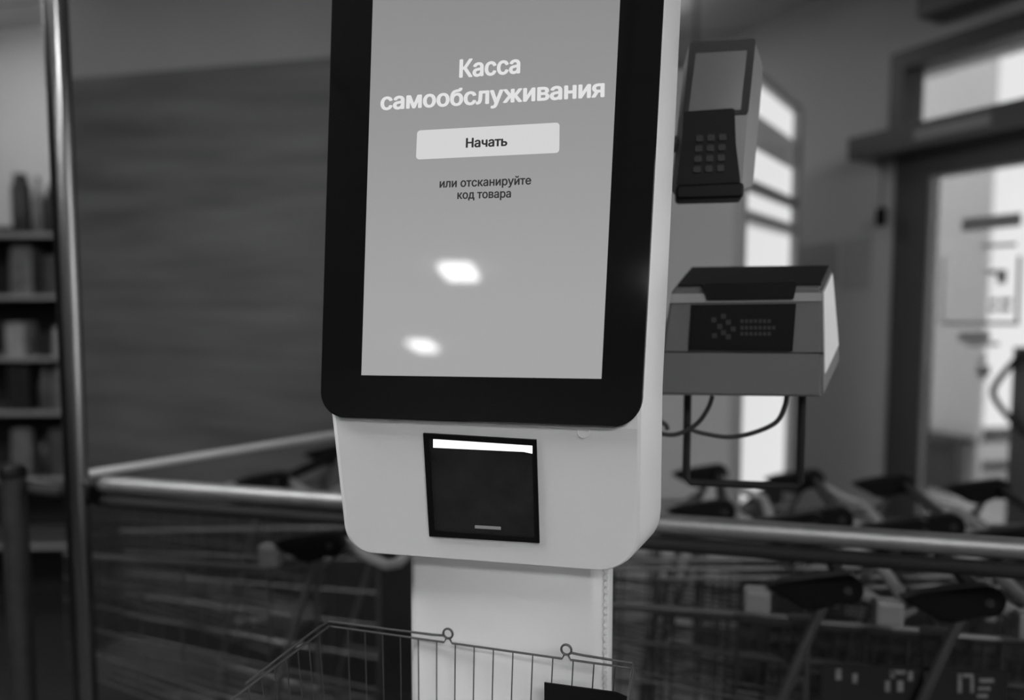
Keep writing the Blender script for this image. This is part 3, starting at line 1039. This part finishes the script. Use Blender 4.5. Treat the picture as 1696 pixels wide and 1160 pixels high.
# one near cart carries a dark plate with pale worn lettering
FRAMES[sign_cart.name] = Matrix.Translation(sign_cart.location).inverted()
GP = Plane((0, AY + 0.019, 0), 0.0)
plate = obj('advert_plate', quad_slab(GP, [(1362, 1100), (1672, 1112), (1666, 1185), (1356, 1172)], 0.0, 0.003), M['dark'], sign_cart)
for word in (((1384, 1108, 1393, 1126), (1412, 1116, 1420, 1132)),
             ((1476, 1110, 1500, 1117), (1474, 1110, 1482, 1124), (1466, 1128, 1474, 1146), (1504, 1112, 1512, 1128), (1486, 1128, 1496, 1146), (1530, 1112, 1542, 1134)),
             ((1586, 1116, 1593, 1148), (1595, 1116, 1612, 1122), (1607, 1122, 1613, 1148), (1622, 1124, 1646, 1131), (1620, 1138, 1640, 1144), (1618, 1150, 1636, 1156))):
    bm = bmesh.new()
    for u0, v0, u1, v1 in word:
        q4 = GP.abs_([(u0, v0), (u1, v0 + 0.3), (u1, v1), (u0, v1)])
        add_loft(bm, [[GP.w(a, b, -0.0008) for a, b in q4], [GP.w(a, b, 0.0002) for a, b in q4]])
    obj('worn_lettering', bm, M['worn'], plate)

# ------------------------------------------------------------------ wood panel on the partition
q_tl = at_y(124, 129, PY - 0.02)
q_tr = at_y(553, 93, PY - 0.02)
zt = (q_tl.z + q_tr.z) / 2
pan = obj('wall_panel', box(px0 + 0.01, px1 - 0.02, PY - 0.018, PY - 0.0005, 0.72, zt), M['wood'], None, origin=((px0 + px1) / 2, PY - 0.01, 0))
bs = obj('gloom_board', box(px0 + 0.005, px1 - 0.01, PY - 0.03, PY - 0.0005, 0.0, 0.7195), M['rubber'], None, origin=((px0 + px1) / 2, PY - 0.015, 0))  # dark board added where the gloom behind the carts falls
tag(bs, 'dark board added for the gloom under the wood panel', 'added board')
tag(pan, 'large dark grey wood grain panel covering the partition wall', 'wall panel')

# ------------------------------------------------------------------ tall display cabinet, window reflections in its glass made as glowing panels
cn = at(1213, 490, 2.35)
cdir = (RT * 0.68 + F0).normalized()
cyaw = math.atan2(cdir.y, cdir.x)
LCF = 0.72
ch = at(1213, 108, 2.35).z
cab = thing('display_cabinet', 'tall grey cabinet behind the payment terminal, window reflections painted as glow on its front', 'cabinet', (cn.x, cn.y, 0), cyaw)
mc = Matrix.Translation((cn.x, cn.y, 0)) @ Matrix.Rotation(cyaw, 4, 'Z')
obj('body', box(0, LCF, 0.0, 0.55, 0, ch, mx=mc, bevel=0.006), M['paint_right'], cab)
bm = bmesh.new()
for a in ((0, 0.035, 0.02, ch), (LCF - 0.045, LCF, 0.02, ch)):
    add_box(bm, a[0], a[1], -0.03, 0.001, a[2], a[3], mx=mc)
zs_ = [0.02, 0.3, 1.24, 1.74, ch - 0.03]
for z in (0.02, 1.74, ch - 0.03):
    add_box(bm, 0.035, LCF - 0.045, -0.03, 0.001, z, z + 0.03, mx=mc)
obj('frame', bm, M['ledge'], cab)
def cpanel(name, x0, x1, z0, z1, m, d=-0.006):
    return obj(name, box(x0, x1, d, 0.001, z0, z1, mx=mc), m, cab)
def czp(u, v):
    pl = Plane((cn.x, cn.y, 0), cyaw)
    a, b = pl.ab(u, v)
    return a, b
zsplit = czp(1285, 330)[1]
cpanel('reflection_panel', 0.035, LCF - 0.045, zsplit + 0.02, ch - 0.03, M['lit'])
up = cab.children[-1]
obj('reflection_dark', box(0.03, LCF - 0.05, -0.008, -0.0055, 1.5 + (490 - 276) * 2.8 / 1225, 1.5 + (490 - 227) * 2.8 / 1225, mx=mc), M['reflect_grey'], up)  # dark stretch of the painted reflection
cpanel('reflection_panel', 0.035, LCF - 0.045, 0.8, zsplit - 0.015, M['lit'])
lo_ = cab.children[-1]
cpanel('kick_panel', 0.035, LCF - 0.045, 0.05, 0.795, M['dark'])
obj('reflection_band', box(0.03, LCF - 0.05, -0.008, -0.0055, 1.5 + (490 - 396) * 2.95 / 1225, 1.5 + (490 - 372) * 2.95 / 1225, mx=mc), M['reflect_mid'], lo_)
obj('divider', box(0.03, LCF - 0.04, -0.032, -0.005, zsplit - 0.016, zsplit + 0.016, mx=mc), M['midgrey'], cab)

# ------------------------------------------------------------------ small things on the daylight wall
def wall_sheet(px, m, label, d=-0.004):
    pts = WP.abs_(px)
    bm = slab(WP, pts, d, -0.0005)
    c = WP.hit(*px[0])
    o = obj('paper_notice', bm, m, None, origin=c)
    return tag(o, label, 'notice')
wall_sheet([(1394, 398), (1444, 390), (1440, 478), (1392, 482)], M['paper'], 'pale paper notice on the grey wall left of the door')
wall_sheet([(1322, 408), (1388, 400), (1386, 470), (1322, 474)], mat('grey_paper', 0.27, 0.8), 'faint grey notice beside the cabinet, left of the pale notice')
sw0 = Plane(W0 - WP.b * 0.08, Wyaw)
tpull = sw0.hit(1459, 360)
pull = thing('pull_switch', 'small dark pull switch hanging on a cord under the beam end', 'switch', (tpull.x, tpull.y, tpull.z - 0.03))
zc1 = z_b0
obj('cord', tube([(tpull.x, tpull.y, zc1), (tpull.x, tpull.y, tpull.z + 0.03)], 0.004, 6), M['dark'], pull)
bm = bmesh.new()
add_box(bm, -0.018, 0.018, -0.014, 0.014, -0.04, 0.04, mx=Matrix.Translation(tpull) @ Matrix.Rotation(Wyaw, 4, 'Z'), bevel=0.005)
obj('grip', bm, M['black'], pull)
# air curtain over the door
ac0 = WP.ab(1560, 30)
ac_t = ac0[0]
ac = thing('air_curtain', 'grey air curtain box over the glass door', 'air curtain', (W0 + Wdir * (ac_t + 0.4)) + Vector((0, 0, z_top + 0.05)), Wyaw)
obj('casing', wbox(ac_t, ac_t + 0.9, -0.16, -0.001, z_top + 0.06, z_top + 0.26, bevel=0.015), M['grey'], ac)
obj('outlet_slot', wbox(ac_t + 0.12, ac_t + 0.8, -0.163, -0.158, z_top + 0.1, z_top + 0.13), M['black'], ac)

# opening hours stickers on the door glass
SP = Plane(W0 + WP.b * 0.011, Wyaw)
def sticker(quads, label):
    bm = bmesh.new()
    for qd in quads:
        p = SP.abs_(qd)
        add_loft(bm, [[SP.w(a, b, -0.002) for a, b in p], [SP.w(a, b, 0.0) for a, b in p]])
    c = SP.hit(*quads[0][0])
    o = obj('door_sticker', bm, M['sticker'], None, origin=c)
    return tag(o, label, 'sticker', 'stickers on the door glass')
def rq(u0, v0, u1, v1, sl=0.0, sk=-0.04):
    return [(u0, v0), (u1, v0 + sl * (u1 - u0)), (u1 + sk * (v1 - v0), v1 + sl * (u1 - u0)), (u0 + sk * (v1 - v0), v1)]
sticker([rq(1594, 362, 1692, 384, -0.10), rq(1626, 405, 1684, 411, -0.05)], 'grey lettering strip across the top of the door glass')
fr = [rq(1562, 424, 1565, 534), rq(1686, 424, 1692, 538), rq(1560, 533, 1688, 539), rq(1635, 447, 1668, 455), rq(1652, 455, 1667, 470),
      rq(1640, 495, 1653, 502), rq(1657, 494, 1676, 502), rq(1638, 509, 1652, 516), rq(1656, 508, 1674, 516)]
sticker(fr, 'framed notice with dark blocks on the door glass')
sticker([rq(1588, 552, 1640, 566, -0.02), rq(1600, 568, 1655, 574, -0.02)], 'small grey lettering under the framed notice on the door glass')
sticker([rq(1622, 592, 1634, 600), rq(1618, 606, 1640, 622), rq(1624, 622, 1634, 630)], 'little grey figure symbol low on the door glass')

# ------------------------------------------------------------------ product shelves at the far left
syaw = R(15)
so = at(-60, 490, 3.35)
SX = Matrix.Translation((so.x, so.y, 0)) @ Matrix.Rotation(syaw, 4, 'Z')
SPn = Plane((so.x, so.y, 0), syaw)
shelves = thing('product_shelf', 'grey metal shelving unit with products at far left', 'shelf', (so.x, so.y, 0), syaw)
levels = [SPn.ab(50, v)[1] for v in (384, 487, 589, 679, 790)]
SW0, SW1 = -0.45, 0.55
bm = bmesh.new()
add_box(bm, SW0 - 0.02, SW1 + 0.02, 0.30, 0.32, 0, levels[0] + 0.05, mx=SX)
obj('back_panel', bm, M['dark'], shelves)
for x in (SW0 - 0.02, SW1):
    obj('upright', box(x, x + 0.02, 0.27, 0.3, 0, levels[0] + 0.06, mx=SX), M['grey'], shelves)
for z in levels + [0.35]:
    b_ = obj('board', box(SW0, SW1, 0.0, 0.3, z - 0.022, z - 0.012, mx=SX), M['shelf'], shelves)
    obj('price_rail', box(SW0, SW1, -0.006, 0.0, z - 0.023, z - 0.006, mx=SX), M['shelf_edge'], b_)
def product(kind, x, z, h, w, m, label, group):
    if kind == 'jar':
        bm = bmesh.new()
        add_lathe(bm, [(w * .46, 0), (w * .5, 0.01), (w * .5, h * .78), (w * .36, h * .88), (w * .36, h)], (0, 0, 0), 16)
        name, cat = 'jar', 'jar'
    elif kind == 'bottle':
        bm = bmesh.new()
        add_lathe(bm, [(w * .45, 0), (w * .5, 0.01), (w * .5, h * .6), (w * .2, h * .8), (w * .2, h)], (0, 0, 0), 16)
        name, cat = 'bottle', 'bottle'
    elif kind == 'bag':
        bm = box(-w/2, w/2, -0.03, 0.03, 0, h, bevel=0.02)
        for v in bm.verts:
            k = v.co.z / h
            v.co.y *= 1.15 - 0.75 * k * k
        name, cat = 'packet', 'packet'
    else:
        bm = box(-w/2, w/2, -0.05, 0.05, 0, h, bevel=0.004)
        name, cat = 'carton', 'carton'
    o = obj(name, bm, m, None, smooth=kind in ('jar', 'bottle'))
    p = SX @ Vector((x, 0.09, z - 0.012))
    o.location = p
    o.rotation_euler = (0, 0, syaw)
    tag(o, label, cat, group)
def sx(u, v=450):
    return SPn.ab(u, v)[0]
row = ['top shelf', 'second shelf', 'third shelf', 'fourth shelf', 'lowest visible shelf']
items = [
    (0, 'jar', 17, 100, 32, 'pack0', 'tall black jar'), (0, 'bottle', 46, 96, 19, 'pack1', 'slim grey bottle'), (0, 'jar', 75, 82, 34, 'pack0', 'squat black jar'),
    (1, 'bag', 20, 82, 42, 'pack1', 'large grey packet'), (1, 'box', 52, 76, 16, 'pack0', 'narrow black carton'), (1, 'box', 79, 66, 30, 'pack3', 'dark grey carton'),
    (2, 'box', 16, 56, 34, 'pack2', 'pale carton'), (2, 'jar', 55, 38, 30, 'pack0', 'small round black jar'), (2, 'bag', 84, 50, 26, 'pack2', 'pale packet'),
    (3, 'box', 22, 74, 38, 'pack0', 'wide black carton'), (3, 'bottle', 58, 76, 24, 'pack3', 'dark bottle'), (3, 'bag', 84, 70, 28, 'pack1', 'mid grey packet'),
    (4, 'bag', 20, 78, 38, 'pack1', 'grey crumpled packet'), (4, 'jar', 56, 60, 30, 'pack0', 'black jar'), (4, 'box', 86, 78, 26, 'pack3', 'grey carton'),
]
ppm = 1225 / 3.45
for lv, kind, u, hpx, wpx, m, lab in items:
    vv = (384, 487, 589, 679, 790)[lv]
    product(kind, sx(u, vv), levels[lv] + 0.0005, hpx / ppm, 0.9 * wpx / ppm, M[m], f'{lab} on the {row[lv]} of the shelving unit', 'products on the shelving unit')
